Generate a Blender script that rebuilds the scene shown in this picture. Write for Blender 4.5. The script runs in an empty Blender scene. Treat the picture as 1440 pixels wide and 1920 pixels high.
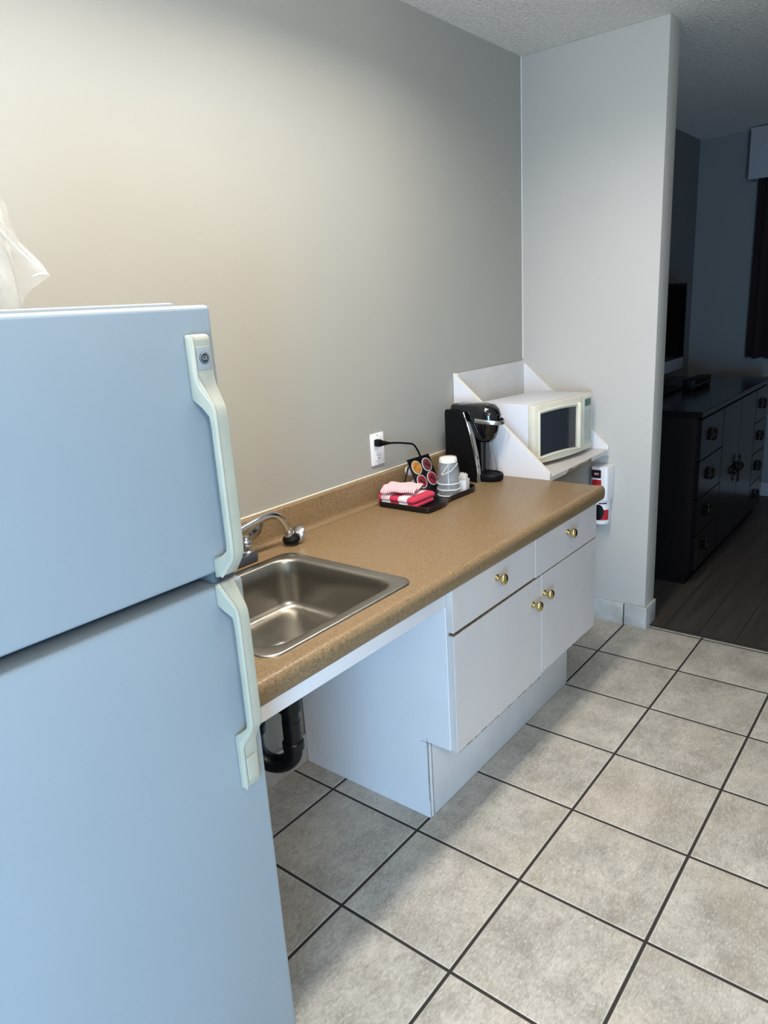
import bpy, bmesh, math, random
from mathutils import Vector, Matrix
random.seed(4)
PI = math.pi
scene = bpy.context.scene
COL = scene.collection

# ------------------------------------------------------------------ materials
def lin(c):
    out = []
    for v in c:
        v = v / 255.0
        out.append(v / 12.92 if v <= 0.04045 else ((v + 0.055) / 1.055) ** 2.4)
    return out

class NT:
    """small node-tree builder"""
    def __init__(s, name):
        s.m = bpy.data.materials.new(name); s.m.use_nodes = True
        s.t = s.m.node_tree; s.n = s.t.nodes; s.l = s.t.links
        s.b = s.n['Principled BSDF']
        s.tc = s.n.new('ShaderNodeTexCoord')
    def put(s, sock, v):
        if hasattr(v, 'is_output') or isinstance(v, bpy.types.NodeSocket): s.l.new(v, sock)
        else: sock.default_value = v
    def math(s, op, a, b=0.0, c=0.0, clamp=False):
        n = s.n.new('ShaderNodeMath'); n.operation = op; n.use_clamp = clamp
        s.put(n.inputs[0], a); s.put(n.inputs[1], b); s.put(n.inputs[2], c); return n.outputs[0]
    def noise(s, scale, detail=4, rough=0.55, vec=None, stretch=None):
        n = s.n.new('ShaderNodeTexNoise'); n.inputs['Scale'].default_value = scale
        n.inputs['Detail'].default_value = detail; n.inputs['Roughness'].default_value = rough
        v = vec or s.tc.outputs['Object']
        if stretch:
            mp = s.n.new('ShaderNodeMapping'); mp.inputs['Scale'].default_value = stretch
            s.l.new(v, mp.inputs['Vector']); v = mp.outputs['Vector']
        s.l.new(v, n.inputs['Vector']); return n.outputs['Fac']
    def ramp(s, fac, lo, hi):
        n = s.n.new('ShaderNodeMapRange'); n.clamp = True
        s.put(n.inputs[0], fac); n.inputs[1].default_value = lo; n.inputs[2].default_value = hi
        return n.outputs[0]
    def mix(s, fac, a, b):
        n = s.n.new('ShaderNodeMix'); n.data_type = 'RGBA'
        s.put(n.inputs[0], fac)
        for k, v in ((6, a), (7, b)):
            if isinstance(v, (tuple, list)): n.inputs[k].default_value = (*lin(v), 1)
            else: s.l.new(v, n.inputs[k])
        return n.outputs[2]
    def bump(s, h, strength, dist=0.002):
        n = s.n.new('ShaderNodeBump'); n.inputs['Strength'].default_value = strength
        n.inputs['Distance'].default_value = dist; s.l.new(h, n.inputs['Height'])
        s.l.new(n.outputs[0], s.b.inputs['Normal'])

def mat(name, col, rough=0.5, metal=0.0, spec=0.5, var=0.06, vscale=9.0, bump=None, coat=0.0, aniso=0.0, trans=0.0, alpha=1.0, ior=None):
    k = NT(name)
    f = k.ramp(k.noise(vscale), 0.3, 0.7)
    dark = tuple(c * (1 - var) for c in col)
    k.l.new(k.mix(f, dark, col), k.b.inputs['Base Color'])
    k.b.inputs['Roughness'].default_value = rough
    k.b.inputs['Metallic'].default_value = metal
    k.b.inputs['Specular IOR Level'].default_value = spec
    k.b.inputs['Coat Weight'].default_value = coat
    k.b.inputs['Transmission Weight'].default_value = trans
    k.b.inputs['Alpha'].default_value = alpha
    k.b.inputs['Anisotropic'].default_value = aniso
    if ior: k.b.inputs['IOR'].default_value = ior
    if bump: k.bump(k.noise(bump[0], 3), bump[1], bump[2] if len(bump) > 2 else 0.002)
    return k.m

T = 0.333                      # floor tile pitch
YL = 1.555 * T                 # first grout line in front of the kitchen wall

def mat_tile():
    k = NT('ceramic_floor_tile')
    sp = k.n.new('ShaderNodeSeparateXYZ'); k.l.new(k.tc.outputs['Object'], sp.inputs[0])
    def line(o, off):
        q = k.math('ADD', k.math('DIVIDE', o, T), off)
        d = k.math('ABSOLUTE', k.math('SUBTRACT', k.math('FRACT', q), 0.5))
        return k.math('MULTIPLY', d, T), k.math('FLOOR', k.math('ADD', q, 0.5))
    dx, ix = line(sp.outputs[0], 0.5); dy, iy = line(sp.outputs[1], 0.5 + 1.555)
    d = k.math('MINIMUM', dx, dy)                     # distance to nearest grout centre
    # d is measured from the half cell: grout where d is small
    g = k.ramp(d, 0.0036, 0.0048)                     # 0 grout .. 1 tile
    edge = k.ramp(d, 0.0050, 0.0085)
    wn = k.n.new('ShaderNodeTexWhiteNoise'); wn.noise_dimensions = '2D'
    cb = k.n.new('ShaderNodeCombineXYZ'); k.l.new(ix, cb.inputs[0]); k.l.new(iy, cb.inputs[1])
    k.l.new(cb.outputs[0], wn.inputs['Vector'])
    add = k.n.new('ShaderNodeVectorMath'); add.operation = 'ADD'
    sc = k.n.new('ShaderNodeVectorMath'); sc.operation = 'SCALE'; sc.inputs['Scale'].default_value = 7.0
    k.l.new(wn.outputs['Color'], sc.inputs[0]); k.l.new(sc.outputs[0], add.inputs[0]); k.l.new(k.tc.outputs['Object'], add.inputs[1])
    v = add.outputs[0]
    n1 = k.noise(7, 12, 0.72, v); n2 = k.noise(30, 9, 0.72, v, (1, 1.8, 1)); n3 = k.noise(3.2, 4, 0.5, v); n4 = k.noise(90, 6, 0.7, v, (1, 2.2, 1))
    c = k.mix(k.ramp(n1, 0.36, 0.66), (149, 144, 134), (195, 190, 180))
    c = k.mix(k.math('MULTIPLY', k.ramp(n2, 0.50, 0.64), 0.50), c, (138, 131, 119))
    c = k.mix(k.math('MULTIPLY', k.ramp(n3, 0.45, 0.7), 0.30), c, (190, 180, 160))
    c = k.mix(k.math('MULTIPLY', k.ramp(n4, 0.53, 0.66), 0.45), c, (118, 112, 101))
    c = k.mix(k.math('MULTIPLY', k.ramp(n4, 0.46, 0.36), 0.45), c, (218, 215, 208))
    c = k.mix(k.math('MULTIPLY', k.math('SUBTRACT', 1.0, edge), 0.35), c, (214, 212, 206))  # painted highlight: tile color lightened next to the grout
    c = k.mix(g, (46, 41, 37), c)
    k.l.new(c, k.b.inputs['Base Color'])
    k.l.new(k.math('SUBTRACT', 0.85, k.math('MULTIPLY', g, k.math('ADD', 0.34, k.math('MULTIPLY', n2, 0.2)))), k.b.inputs['Roughness'])
    h = k.math('ADD', k.math('MULTIPLY', k.ramp(d, 0.0030, 0.0075), 1.0), k.math('MULTIPLY', n2, 0.25))
    k.bump(h, 0.5, 0.0025)
    return k.m

def mat_wood(name, c0, c1, rough, length=(0.6, 9, 9), plank=None):
    k = NT(name)
    n1 = k.noise(3, 8, 0.6, None, length); n2 = k.noise(11, 5, 0.6, None, length)
    c = k.mix(k.ramp(n1, 0.3, 0.7), c0, c1)
    c = k.mix(k.math('MULTIPLY', k.ramp(n2, 0.5, 0.75), 0.4), c, c0)
    if plank:
        sp = k.n.new('ShaderNodeSeparateXYZ'); k.l.new(k.tc.outputs['Object'], sp.inputs[0])
        q = k.math('DIVIDE', sp.outputs[1], plank)
        d = k.math('MULTIPLY', k.math('ABSOLUTE', k.math('SUBTRACT', k.math('FRACT', q), 0.5)), plank)
        wn = k.n.new('ShaderNodeTexWhiteNoise'); wn.noise_dimensions = '1D'
        k.l.new(k.math('FLOOR', k.math('ADD', q, 0.5)), wn.inputs['W'])
        c = k.mix(k.math('MULTIPLY', wn.outputs['Value'], 0.45), c, c0)
        c = k.mix(k.ramp(d, 0.0010, 0.0022), (24, 22, 21), c)
    k.l.new(c, k.b.inputs['Base Color']); k.b.inputs['Roughness'].default_value = rough
    k.bump(n2, 0.08, 0.001)
    return k.m

def mat_laminate():
    k = NT('tan_laminate')
    n1 = k.noise(260, 3, 0.6); n2 = k.noise(70, 4, 0.6)
    c = k.mix(k.ramp(n1, 0.36, 0.64), (108, 87, 61), (143, 121, 90))
    c = k.mix(k.math('MULTIPLY', k.ramp(n2, 0.5, 0.7), 0.35), c, (124, 103, 74))
    k.l.new(c, k.b.inputs['Base Color']); k.b.inputs['Roughness'].default_value = 0.36
    k.b.inputs['Specular IOR Level'].default_value = 0.45
    return k.m

def mat_check(name, red, pitch, soft=0.02, both=True):
    k = NT(name)
    sp = k.n.new('ShaderNodeSeparateXYZ'); k.l.new(k.tc.outputs['Object'], sp.inputs[0])
    def st(o):
        f = k.math('FRACT', k.math('DIVIDE', o, pitch))
        return k.ramp(k.math('ABSOLUTE', k.math('SUBTRACT', f, 0.5)), 0.25 - soft, 0.25 + soft)
    b = st(k.math('ADD', sp.outputs[1], .008))
    f = b
    if both:
        a = st(k.math('ADD', sp.outputs[0], .0)); e = k.ramp(sp.outputs[0], .045, .052)
        f = k.math('MAXIMUM', b, k.math('MAXIMUM', k.math('MULTIPLY', a, 0.30), k.math('MULTIPLY', e, 0.75)))
    c = k.mix(f, (244, 236, 236), red)
    k.l.new(c, k.b.inputs['Base Color']); k.b.inputs['Roughness'].default_value = 0.95
    k.b.inputs['Sheen Weight'].default_value = 0.05
    k.bump(k.noise(500, 2), 0.5, 0.002)
    return k.m

def mat_brushed():
    k = NT('brushed_steel')
    n = k.noise(40, 6, 0.7, None, (1, 30, 30))
    k.l.new(k.mix(n, (138, 134, 126), (176, 172, 164)), k.b.inputs['Base Color'])
    k.b.inputs['Metallic'].default_value = 1.0
    k.l.new(k.math('ADD', 0.24, k.math('MULTIPLY', n, 0.16)), k.b.inputs['Roughness'])
    k.b.inputs['Anisotropic'].default_value = 0.4
    k.bump(n, 0.03, 0.0004)
    return k.m

def mat_film(name, col, alpha, rough=0.12):
    """thin clear plastic: mostly see-through with wrinkled bright glints"""
    k = NT(name)
    k.b.inputs['Base Color'].default_value = (*lin(col), 1)
    k.b.inputs['Roughness'].default_value = rough
    n = k.noise(26, 4, 0.6)
    k.l.new(k.math('ADD', alpha, k.math('MULTIPLY', k.ramp(n, 0.5, 0.75), 0.22)), k.b.inputs['Alpha'])
    k.bump(n, 0.6, 0.01)
    return k.m

M = {}
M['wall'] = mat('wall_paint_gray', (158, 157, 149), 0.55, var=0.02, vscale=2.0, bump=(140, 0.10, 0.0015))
M['wall_lit'] = mat('wall_paint_lit', (194, 190, 183), 0.6, var=0.02, vscale=2.0, bump=(140, 0.10, 0.0015))  # same paint as the kitchen wall, with brighter light put into the color
M['wall_dim'] = mat('wall_paint_dimmed', (110, 112, 114), 0.6, var=0.02, vscale=2.0, bump=(140, 0.10, 0.0015))  # darker copy of the wall paint, the bedroom's dimness put into the color
M['ceiling'] = mat('stipple_ceiling', (242, 236, 228), 0.95, var=0.10, vscale=120, bump=(95, 1.0, 0.012))
M['tile'] = mat_tile()
M['basetile'] = mat('base_tile_ceramic', (196, 194, 188), 0.4, var=0.16, vscale=14)
M['grout'] = mat('dark_grout', (48, 44, 41), 0.9)
M['plank'] = mat_wood('dark_vinyl_plank', (52, 48, 45), (80, 74, 69), 0.55, (0.5, 7, 7), 0.15)
M['fridge'] = mat('fridge_enamel', (143, 155, 163), 0.34, var=0.015, vscale=3, bump=(420, 0.06, 0.0006), spec=0.5)
M['almond'] = mat('aged_almond_plastic', (174, 174, 158), 0.38, var=0.06, vscale=22)
M['gasket'] = mat('gasket_gray', (88, 98, 104), 0.6)
M['badge'] = mat('badge_silver', (168, 174, 176), 0.35, metal=0.3)
M['emblem'] = mat('emblem_dark', (52, 58, 64), 0.4)
M['white'] = mat('white_melamine', (224, 224, 227), 0.38, var=0.025, vscale=5)
M['whitew'] = mat('white_melamine_worn', (206, 204, 202), 0.42, var=0.05, vscale=7)
M['front'] = mat('white_melamine_front', (208, 202, 198), 0.38, var=0.03, vscale=5)
M['chip'] = mat('bare_particleboard_edge', (158, 142, 118), 0.9, var=0.35, vscale=60)
M['edgeline'] = mat('dirty_edge_gray', (150, 146, 138), 0.8, var=0.3, vscale=40)
M['lam'] = mat_laminate()
M['steel'] = mat_brushed()
M['chrome'] = mat('chrome', (206, 206, 206), 0.09, metal=1.0, var=0.0)
M['chromed'] = mat('satin_silver', (176, 176, 174), 0.28, metal=1.0, var=0.03)
M['brass'] = mat('polished_brass', (206, 184, 126), 0.14, metal=1.0, var=0.03)
M['abs'] = mat('black_abs', (9, 11, 15), 0.36, var=0.1, spec=0.35)
M['blackp'] = mat('black_plastic', (6, 7, 9), 0.5, var=0.05, spec=0.2)
M['blackg'] = mat('gloss_black_plastic', (10, 11, 14), 0.14, var=0.0, coat=0.3)
M['graybase'] = mat('faucet_base_gray', (74, 80, 92), 0.3, metal=0.5)
M['silverstrip'] = mat('silver_strip', (150, 146, 144), 0.42, metal=0.25, var=0.12, vscale=30)
M['mwbody'] = mat('microwave_white_enamel', (214, 216, 222), 0.35, var=0.015)
M['mwframe'] = mat('microwave_ivory_plastic', (222, 218, 200), 0.4, var=0.04, vscale=16)
M['mwglass'] = mat('microwave_window', (50, 54, 60), 0.12, var=0.1, vscale=300)
M['green'] = mat('green_display', (20, 86, 70), 0.2, var=0.1)
M['keys'] = mat('keypad_gray', (190, 196, 186), 0.45, var=0.1)
M['outlet'] = mat('outlet_white', (232, 232, 232), 0.3, var=0.0)
M['slot'] = mat('slot_dark', (40, 40, 40), 0.7)
M['tray'] = mat('tray_black', (10, 10, 14), 0.3, var=0.05)
M['gingham'] = mat_check('red_white_check_cotton', (188, 46, 74), 0.074)
M['pinkcloth'] = mat_check('pink_fine_stripe_cotton', (226, 120, 132), 0.007, 0.12, both=False)
M['clearcup'] = mat('clear_plastic_cup', (150, 154, 158), 0.12, alpha=0.36, var=0.0)
M['cuprim'] = mat('cup_rim', (226, 228, 226), 0.25, var=0.0)
M['paper'] = mat('white_paper', (220, 218, 210), 0.7, var=0.04)
M['foam'] = mat('white_foam', (186, 184, 176), 0.6, var=0.02)
M['film'] = mat_film('clear_film', (235, 238, 240), 0.10)
M['filmw'] = mat_film('hazy_film', (228, 228, 226), 0.10)
M['red'] = mat('label_red', (176, 30, 46), 0.4)
M['maroon'] = mat('label_dark_maroon', (40, 16, 26), 0.4)
M['pink'] = mat('label_pink_text', (214, 170, 176), 0.5)
M['podred'] = mat('pod_lid_crimson', (150, 40, 56), 0.35, var=0.45, vscale=120)
M['podorange'] = mat('pod_lid_orange', (206, 140, 56), 0.35, var=0.5, vscale=110)
M['poddark'] = mat('pod_lid_dark_red', (120, 62, 66), 0.35, var=0.5, vscale=130)
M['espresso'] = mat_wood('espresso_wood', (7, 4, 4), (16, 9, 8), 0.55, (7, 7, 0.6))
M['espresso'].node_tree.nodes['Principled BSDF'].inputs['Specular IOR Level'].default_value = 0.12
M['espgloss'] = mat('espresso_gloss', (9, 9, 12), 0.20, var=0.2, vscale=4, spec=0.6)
M['pull'] = mat('dark_bronze', (22, 18, 15), 0.35, metal=0.6)
M['screen'] = mat('tv_screen', (4, 4, 5), 0.10, var=0.0)
M['curtain'] = mat('maroon_drape', (26, 9, 13), 0.95, var=0.2)
M['valance'] = mat('pale_valance', (150, 152, 158), 0.8, var=0.04)
M['label'] = mat('label_white', (228, 228, 230), 0.4, var=0.0)
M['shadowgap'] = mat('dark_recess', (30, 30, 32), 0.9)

# ------------------------------------------------------------------ mesh tools
def box(bm, x0, x1, y0, y1, z0, z1, bev=0.0, seg=2):
    b = bmesh.new()
    bmesh.ops.create_cube(b, size=1.0)
    for v in b.verts:
        v.co = Vector(((x0 + x1) / 2 + v.co.x * (x1 - x0), (y0 + y1) / 2 + v.co.y * (y1 - y0), (z0 + z1) / 2 + v.co.z * (z1 - z0)))
    if bev > 0:
        bmesh.ops.bevel(b, geom=b.edges[:], offset=bev, segments=seg, profile=0.5, affect='EDGES')
    join(bm, b); return bm

def join(bm, b, mi=None):
    me = bpy.data.meshes.new('tmp')
    if mi is not None:
        for f in b.faces: f.material_index = mi
    b.to_mesh(me); b.free(); bm.from_mesh(me); bpy.data.meshes.remove(me)

AX = {'x': lambda a, p, q: (a, p, q), 'y': lambda a, p, q: (p, a, q), 'z': lambda a, p, q: (p, q, a)}
def prism(bm, pts, axis, a0, a1, bev=0.0, seg=2):
    b = bmesh.new(); f = AX[axis]
    lo = [b.verts.new(f(a0, *p)) for p in pts]; hi = [b.verts.new(f(a1, *p)) for p in pts]
    n = len(pts)
    b.faces.new(lo); b.faces.new(hi)
    for i in range(n): b.faces.new((lo[i], lo[(i + 1) % n], hi[(i + 1) % n], hi[i]))
    bmesh.ops.recalc_face_normals(b, faces=b.faces[:])
    if bev > 0:
        es = [e for e in b.edges if len(e.link_faces) == 2 and e.calc_face_angle(0) > 0.5]
        bmesh.ops.bevel(b, geom=es, offset=bev, segments=seg, profile=0.5, affect='EDGES')
    join(bm, b); return bm

def tube(bm, pts, r, seg=14, cap=True, flat=1.0):
    pts = [Vector(p) for p in pts]; n = len(pts)
    rs = r if isinstance(r, (list, tuple)) else [r] * n
    b = bmesh.new(); rings = []
    t0 = (pts[1] - pts[0]).normalized()
    up = Vector((0, 0, 1)) if abs(t0.z) < 0.9 else Vector((1, 0, 0))
    nrm = (up - t0 * up.dot(t0)).normalized()
    for i in range(n):
        t = (pts[min(i + 1, n - 1)] - pts[max(i - 1, 0)]).normalized()
        nrm = (nrm - t * nrm.dot(t)).normalized(); bn = t.cross(nrm)
        rings.append([b.verts.new(pts[i] + (nrm * math.cos(2 * PI * k / seg) * flat + bn * math.sin(2 * PI * k / seg)) * rs[i]) for k in range(seg)])
    for i in range(n - 1):
        for k in range(seg):
            b.faces.new((rings[i][k], rings[i][(k + 1) % seg], rings[i + 1][(k + 1) % seg], rings[i + 1][k]))
    if cap:
        b.faces.new(rings[0]); b.faces.new(rings[-1])
    bmesh.ops.recalc_face_normals(b, faces=b.faces[:])
    join(bm, b); return bm

def smooth_path(pts, n=6):
    P = [Vector(p) for p in pts]; out = []
    for i in range(len(P) - 1):
        p0 = P[max(i - 1, 0)]; p1 = P[i]; p2 = P[i + 1]; p3 = P[min(i + 2, len(P) - 1)]
        for k in range(n):
            t = k / n
            out.append(0.5 * ((2 * p1) + (p2 - p0) * t + (2 * p0 - 5 * p1 + 4 * p2 - p3) * t * t + (3 * p1 - p0 - 3 * p2 + p3) * t ** 3))
    out.append(P[-1]); return out

def lathe(bm, prof, c=(0, 0, 0), d=(0, 0, 1), seg=24, cap=True):
    d = Vector(d).normalized(); c = Vector(c)
    u = d.orthogonal().normalized(); w = d.cross(u)
    b = bmesh.new(); rings = []
    for r, h in prof:
        r = max(r, 1e-4)
        rings.append([b.verts.new(c + d * h + (u * math.cos(2 * PI * k / seg) + w * math.sin(2 * PI * k / seg)) * r) for k in range(seg)])
    for i in range(len(rings) - 1):
        for k in range(seg):
            b.faces.new((rings[i][k], rings[i][(k + 1) % seg], rings[i + 1][(k + 1) % seg], rings[i + 1][k]))
    if cap:
        b.faces.new(rings[0]); b.faces.new(rings[-1])
    bmesh.ops.recalc_face_normals(b, faces=b.faces[:])
    join(bm, b); return bm

def rrect(x0, x1, y0, y1, r, n=6):
    pts = []
    for cx, cy, a in ((x1 - r, y1 - r, 0), (x0 + r, y1 - r, 90), (x0 + r, y0 + r, 180), (x1 - r, y0 + r, 270)):
        for k in range(n + 1):
            t = math.radians(a + 90 * k / n); pts.append((cx + r * math.cos(t), cy + r * math.sin(t)))
    return pts

def loft(bm, loops, cap0=False, cap1=False):
    b = bmesh.new(); R = [[b.verts.new(p) for p in L] for L in loops]; n = len(R[0])
    for i in range(len(R) - 1):
        for k in range(n):
            b.faces.new((R[i][k], R[i][(k + 1) % n], R[i + 1][(k + 1) % n], R[i + 1][k]))
    if cap0: b.faces.new(R[0])
    if cap1: b.faces.new(R[-1])
    bmesh.ops.recalc_face_normals(b, faces=b.faces[:])
    join(bm, b); return bm

def B(): return bmesh.new()
def bx(*a, **k): return box(B(), *a, **k)

WM = {}
def obj(name, bm, m, parent=None, world=True, smooth=True, angle=35, label=None):
    me = bpy.data.meshes.new(name)
    if parent is not None and world:
        bm.transform(WM[parent.name].inverted())
    bm.to_mesh(me); bm.free()
    ms = m if isinstance(m, (list, tuple)) else [m]
    for q in ms: me.materials.append(M[q] if isinstance(q, str) else q)
    if smooth:
        me.shade_smooth(); me.set_sharp_from_angle(angle=math.radians(angle))
    o = bpy.data.objects.new(name, me); COL.objects.link(o)
    if parent is not None:
        o.parent = parent; WM[o.name] = WM[parent.name]
    else:
        WM[o.name] = Matrix.Identity(4)
    if label: o['label'] = label
    return o

def thing(name, label, cat, loc=(0, 0, 0), rotz=0.0, group=None):
    o = bpy.data.objects.new(name, None); COL.objects.link(o)
    o.empty_display_size = 0.05
    o.location = loc; o.rotation_euler = (0, 0, rotz)
    WM[o.name] = Matrix.Translation(loc) @ Matrix.Rotation(rotz, 4, 'Z')
    o['label'] = label; o['category'] = cat
    if group: o['group'] = group
    return o
def tag(o, label, cat, group=None):
    o['label'] = label; o['category'] = cat
    if group: o['group'] = group
    return o
def struct(name, bm, m, **k):
    o = obj(name, bm, m, **k); o['kind'] = 'structure'; return o

def copy_tree(o, parent=None):
    c = o.copy(); COL.objects.link(c)
    WM[c.name] = WM[o.name]
    if parent is not None: c.parent = parent
    for ch in list(o.children): copy_tree(ch, c)
    return c

def text_bm(s, size, extrude=0.0004):
    cu = bpy.data.curves.new('txt', 'FONT'); cu.body = s; cu.size = size; cu.extrude = extrude
    cu.align_x = 'CENTER'; cu.align_y = 'CENTER'; cu.resolution_u = 3
    ob = bpy.data.objects.new('txt', cu); COL.objects.link(ob)
    dg = bpy.context.evaluated_depsgraph_get(); dg.update()
    me = bpy.data.meshes.new_from_object(ob.evaluated_get(dg))
    bm = B(); bm.from_mesh(me)
    bpy.data.objects.remove(ob); bpy.data.curves.remove(cu); bpy.data.meshes.remove(me)
    return bm

# ------------------------------------------------------------------ setting
XP = 1.648                      # face of the partition
YE = -0.606                     # free end of the partition
H = 2.44
struct('floor', bx(-3.3, 1.688, -4.6, 0.12, -0.06, 0.0), 'tile')
struct('floor_bedroom', bx(1.700, 4.35, -4.6, 0.12, -0.06, -0.001), 'plank')
struct('trim_1', bx(1.682, 1.702, -4.55, YE - 0.014, -0.01, 0.0035, bev=0.001), 'grout')
struct('ceiling', bx(-3.3, 4.35, -4.6, 0.12, H, H + 0.06), 'ceiling')
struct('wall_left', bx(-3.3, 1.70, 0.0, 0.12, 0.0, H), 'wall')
struct('wall_left_bedroom', bx(1.7005, 4.35, 0.0, 0.12, 0.0, H), 'wall_dim')
struct('wall_light_stop', bx(XP, 1.766, -4.6, -1.98, 0.0, H, bev=0.003), 'wall_lit')  # unseen stub wall, added to cut the light entering the bedroom
struct('wall_partition', bx(XP, 1.766, YE, 0.0, 0.0, H, bev=0.003), 'wall_lit')
struct('wall_back', bx(4.215, 4.35, -4.6, 0.0, 0.0, H), 'wall_dim')
struct('wall_right', bx(-3.3, 4.35, -4.7, -4.6, 0.0, H), 'wall_lit')
struct('trim_2', bx(XP - .003, XP - .0004, -.0032, -.0004, 1.21, H), 'outlet')
struct('wall_rear', bx(-3.4, -3.3, -4.7, 0.12, 0.0, H), 'wall_lit')
b = B()
box(b, XP - 0.011, XP - 0.0005, -0.511, -0.013, 0.0, 0.104, bev=0.0015)
box(b, XP - 0.011, XP - 0.0005, YE - 0.012, -0.516, 0.0, 0.104, bev=0.0015)
box(b, XP - 0.0005, 1.764, YE - 0.012, YE - 0.0005, 0.0, 0.104, bev=0.0015)
box(b, XP - 0.0085, XP - 0.0005, YE - 0.003, -0.02, 0.0, 0.101)
o = struct('baseboard_partition', b, ['basetile', 'grout'])
n = len(o.data.polygons)
for p in o.data.polygons[n - 6:]: p.material_index = 1
b = B()
x = -3.2
while x < XP - 0.05:
    x1 = min(x + T - 0.004, XP - 0.012)
    box(b, x, x1, -0.0105, -0.0005, 0.0, 0.104, bev=0.0015); x += T
struct('baseboard_left', b, 'basetile')
struct('baseboard_back', bx(4.203, 4.2145, -4.55, -0.01, 0.0, 0.10, bev=0.002), 'valance')

# ------------------------------------------------------------------ refrigerator
FX0, FX1, FY = -1.41, -0.699, -0.74
fr = thing('refrigerator', 'white two-door top-freezer refrigerator with aged almond handles', 'refrigerator', (-1.055, -0.36, 0))
b = B(); box(b, FX0 + .004, FX1 - .004, -0.665, -0.05, 0.03, 1.503, bev=0.006)
obj('cabinet_body', b, 'fridge', fr)
for xx in (FX0 + .05, FX1 - .05):
    for yy in (-0.60, -0.12): obj('leveling_foot', lathe(B(), [(0.018, 0.0), (0.02, 0.005), (0.012, 0.012), (0.012, 0.032)], (xx, yy, 0)), 'blackp', fr)
obj('kick_grille', bx(FX0 + .02, FX1 - .02, -0.70, -0.667, 0.02, 0.088, bev=0.004), 'gasket', fr)
obj('gasket', bx(FX0 + .012, FX1 - .012, -0.676, -0.664, 0.105, 1.485), 'gasket', fr)
fd = obj('freezer_door', bx(FX0, FX1, FY, -0.677, 1.099, 1.4965, bev=0.0075, seg=3), 'fridge', fr)
ld = obj('fresh_food_door', bx(FX0, FX1, FY, -0.677, 0.098, 1.078, bev=0.0075, seg=3), 'fridge', fr)
obj('hinge_cover', bx(FX0 + 0.02, FX0 + 0.14, -0.735, -0.62, 1.5035, 1.516, bev=0.004), 'fridge', fr)
obj('center_hinge', bx(FX1 - 0.05, FX1 - 0.006, -0.728, -0.69, 1.0785, 1.0985, bev=0.002), 'gasket', fr)
HX0, HX1 = -0.754, -0.716
up = [(-.7395, 1.457), (-.750, 1.456), (-.7535, 1.451), (-.7545, 1.398), (-.759, 1.386), (-.783, 1.358), (-.7875, 1.349), (-.789, 1.332),
      (-.789, 1.146), (-.787, 1.132), (-.780, 1.122), (-.752, 1.096), (-.7395, 1.0915),
      (-.7395, 1.124), (-.756, 1.128), (-.766, 1.137), (-.7685, 1.150), (-.7685, 1.325), (-.766, 1.341), (-.758, 1.354), (-.7395, 1.366)]
def slim(bm, x0, x1, g0, g1):
    # the grip stands off the door on a narrower section than its mounting feet
    for v in bm.verts:
        y = v.co.y
        t = min(1.0, max(0.0, (-.7545 - y) / .012)); t = t * t * (3 - 2 * t)
        u = (v.co.x - HX0) / (HX1 - HX0)
        v.co.x = (x0 + (x1 - x0) * u) * (1 - t) + (g0 + (g1 - g0) * u) * t
        if y < -.7545: v.co.y = -.7545 + (y + .7545) * .62
    return bm
hd = obj('handle', slim(prism(B(), up, 'x', HX0, HX1, 0.0035, 3), -.753, -.717, -.7435, -.7185), 'almond', fd)
lo = [(-.7395, 1.083), (-.746, 1.083), (-.783, 1.045), (-.787, 1.037), (-.789, 1.020), (-.789, .850), (-.787, .838), (-.780, .829), (-.757, .806), (-.7535, .796),
      (-.753, .722), (-.750, .716), (-.7395, .714),
      (-.7395, .816), (-.756, .824), (-.766, .834), (-.7685, .846), (-.7685, 1.012), (-.765, 1.028), (-.756, 1.040), (-.7395, 1.047)]
obj('handle', slim(prism(B(), lo, 'x', HX0, HX1, 0.0035, 3), -.757, -.722, -.7475, -.7240), 'almond', ld)
# raised bead down the handles' outer edge
b = B(); tube(b, [(HX0 + .004, y - .0006, z) for y, z in up[1:12]], 0.0022, 8)
obj('handle_bead', slim(b, -.753, -.717, -.7435, -.7185), 'almond', fd)
b = B(); tube(b, [(HX0 + .004, y - .0006, z) for y, z in lo[1:12]], 0.0022, 8)
obj('handle_bead', slim(b, -.757, -.722, -.7475, -.7240), 'almond', ld)
bd = obj('badge', bx(-0.746, -0.722, -0.7567, -0.7545, 1.407, 1.440, bev=0.0008), 'badge', fd, label='silver badge with round dark monogram')
b = B(); lathe(b, [(0.0086, 0), (0.0086, 0.0006), (0.0074, 0.0009), (0.0, 0.0009)], (-0.734, -0.7567, 1.4235), (0, -1, 0), 28)
obj('emblem', b, 'emblem', fd)
b = B()
tube(b, [(-0.734 + .0074 * math.cos(a), -0.7578, 1.4235 + .0074 * math.sin(a)) for a in [2 * PI * k / 24 for k in range(25)]], 0.0004, 6)
t = text_bm('GE', 0.0078, 0.0002)
t.transform(Matrix.Translation((-0.734, -0.7579, 1.4235)) @ Matrix.Rotation(PI / 2, 4, 'X')); join(b, t)
obj('emblem_lettering', b, 'badge', fd)
obj('name_plate', bx(-0.7505, -0.7275, -0.7560, -0.7530, 0.730, 0.775, bev=0.001), 'almond', ld)

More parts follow.
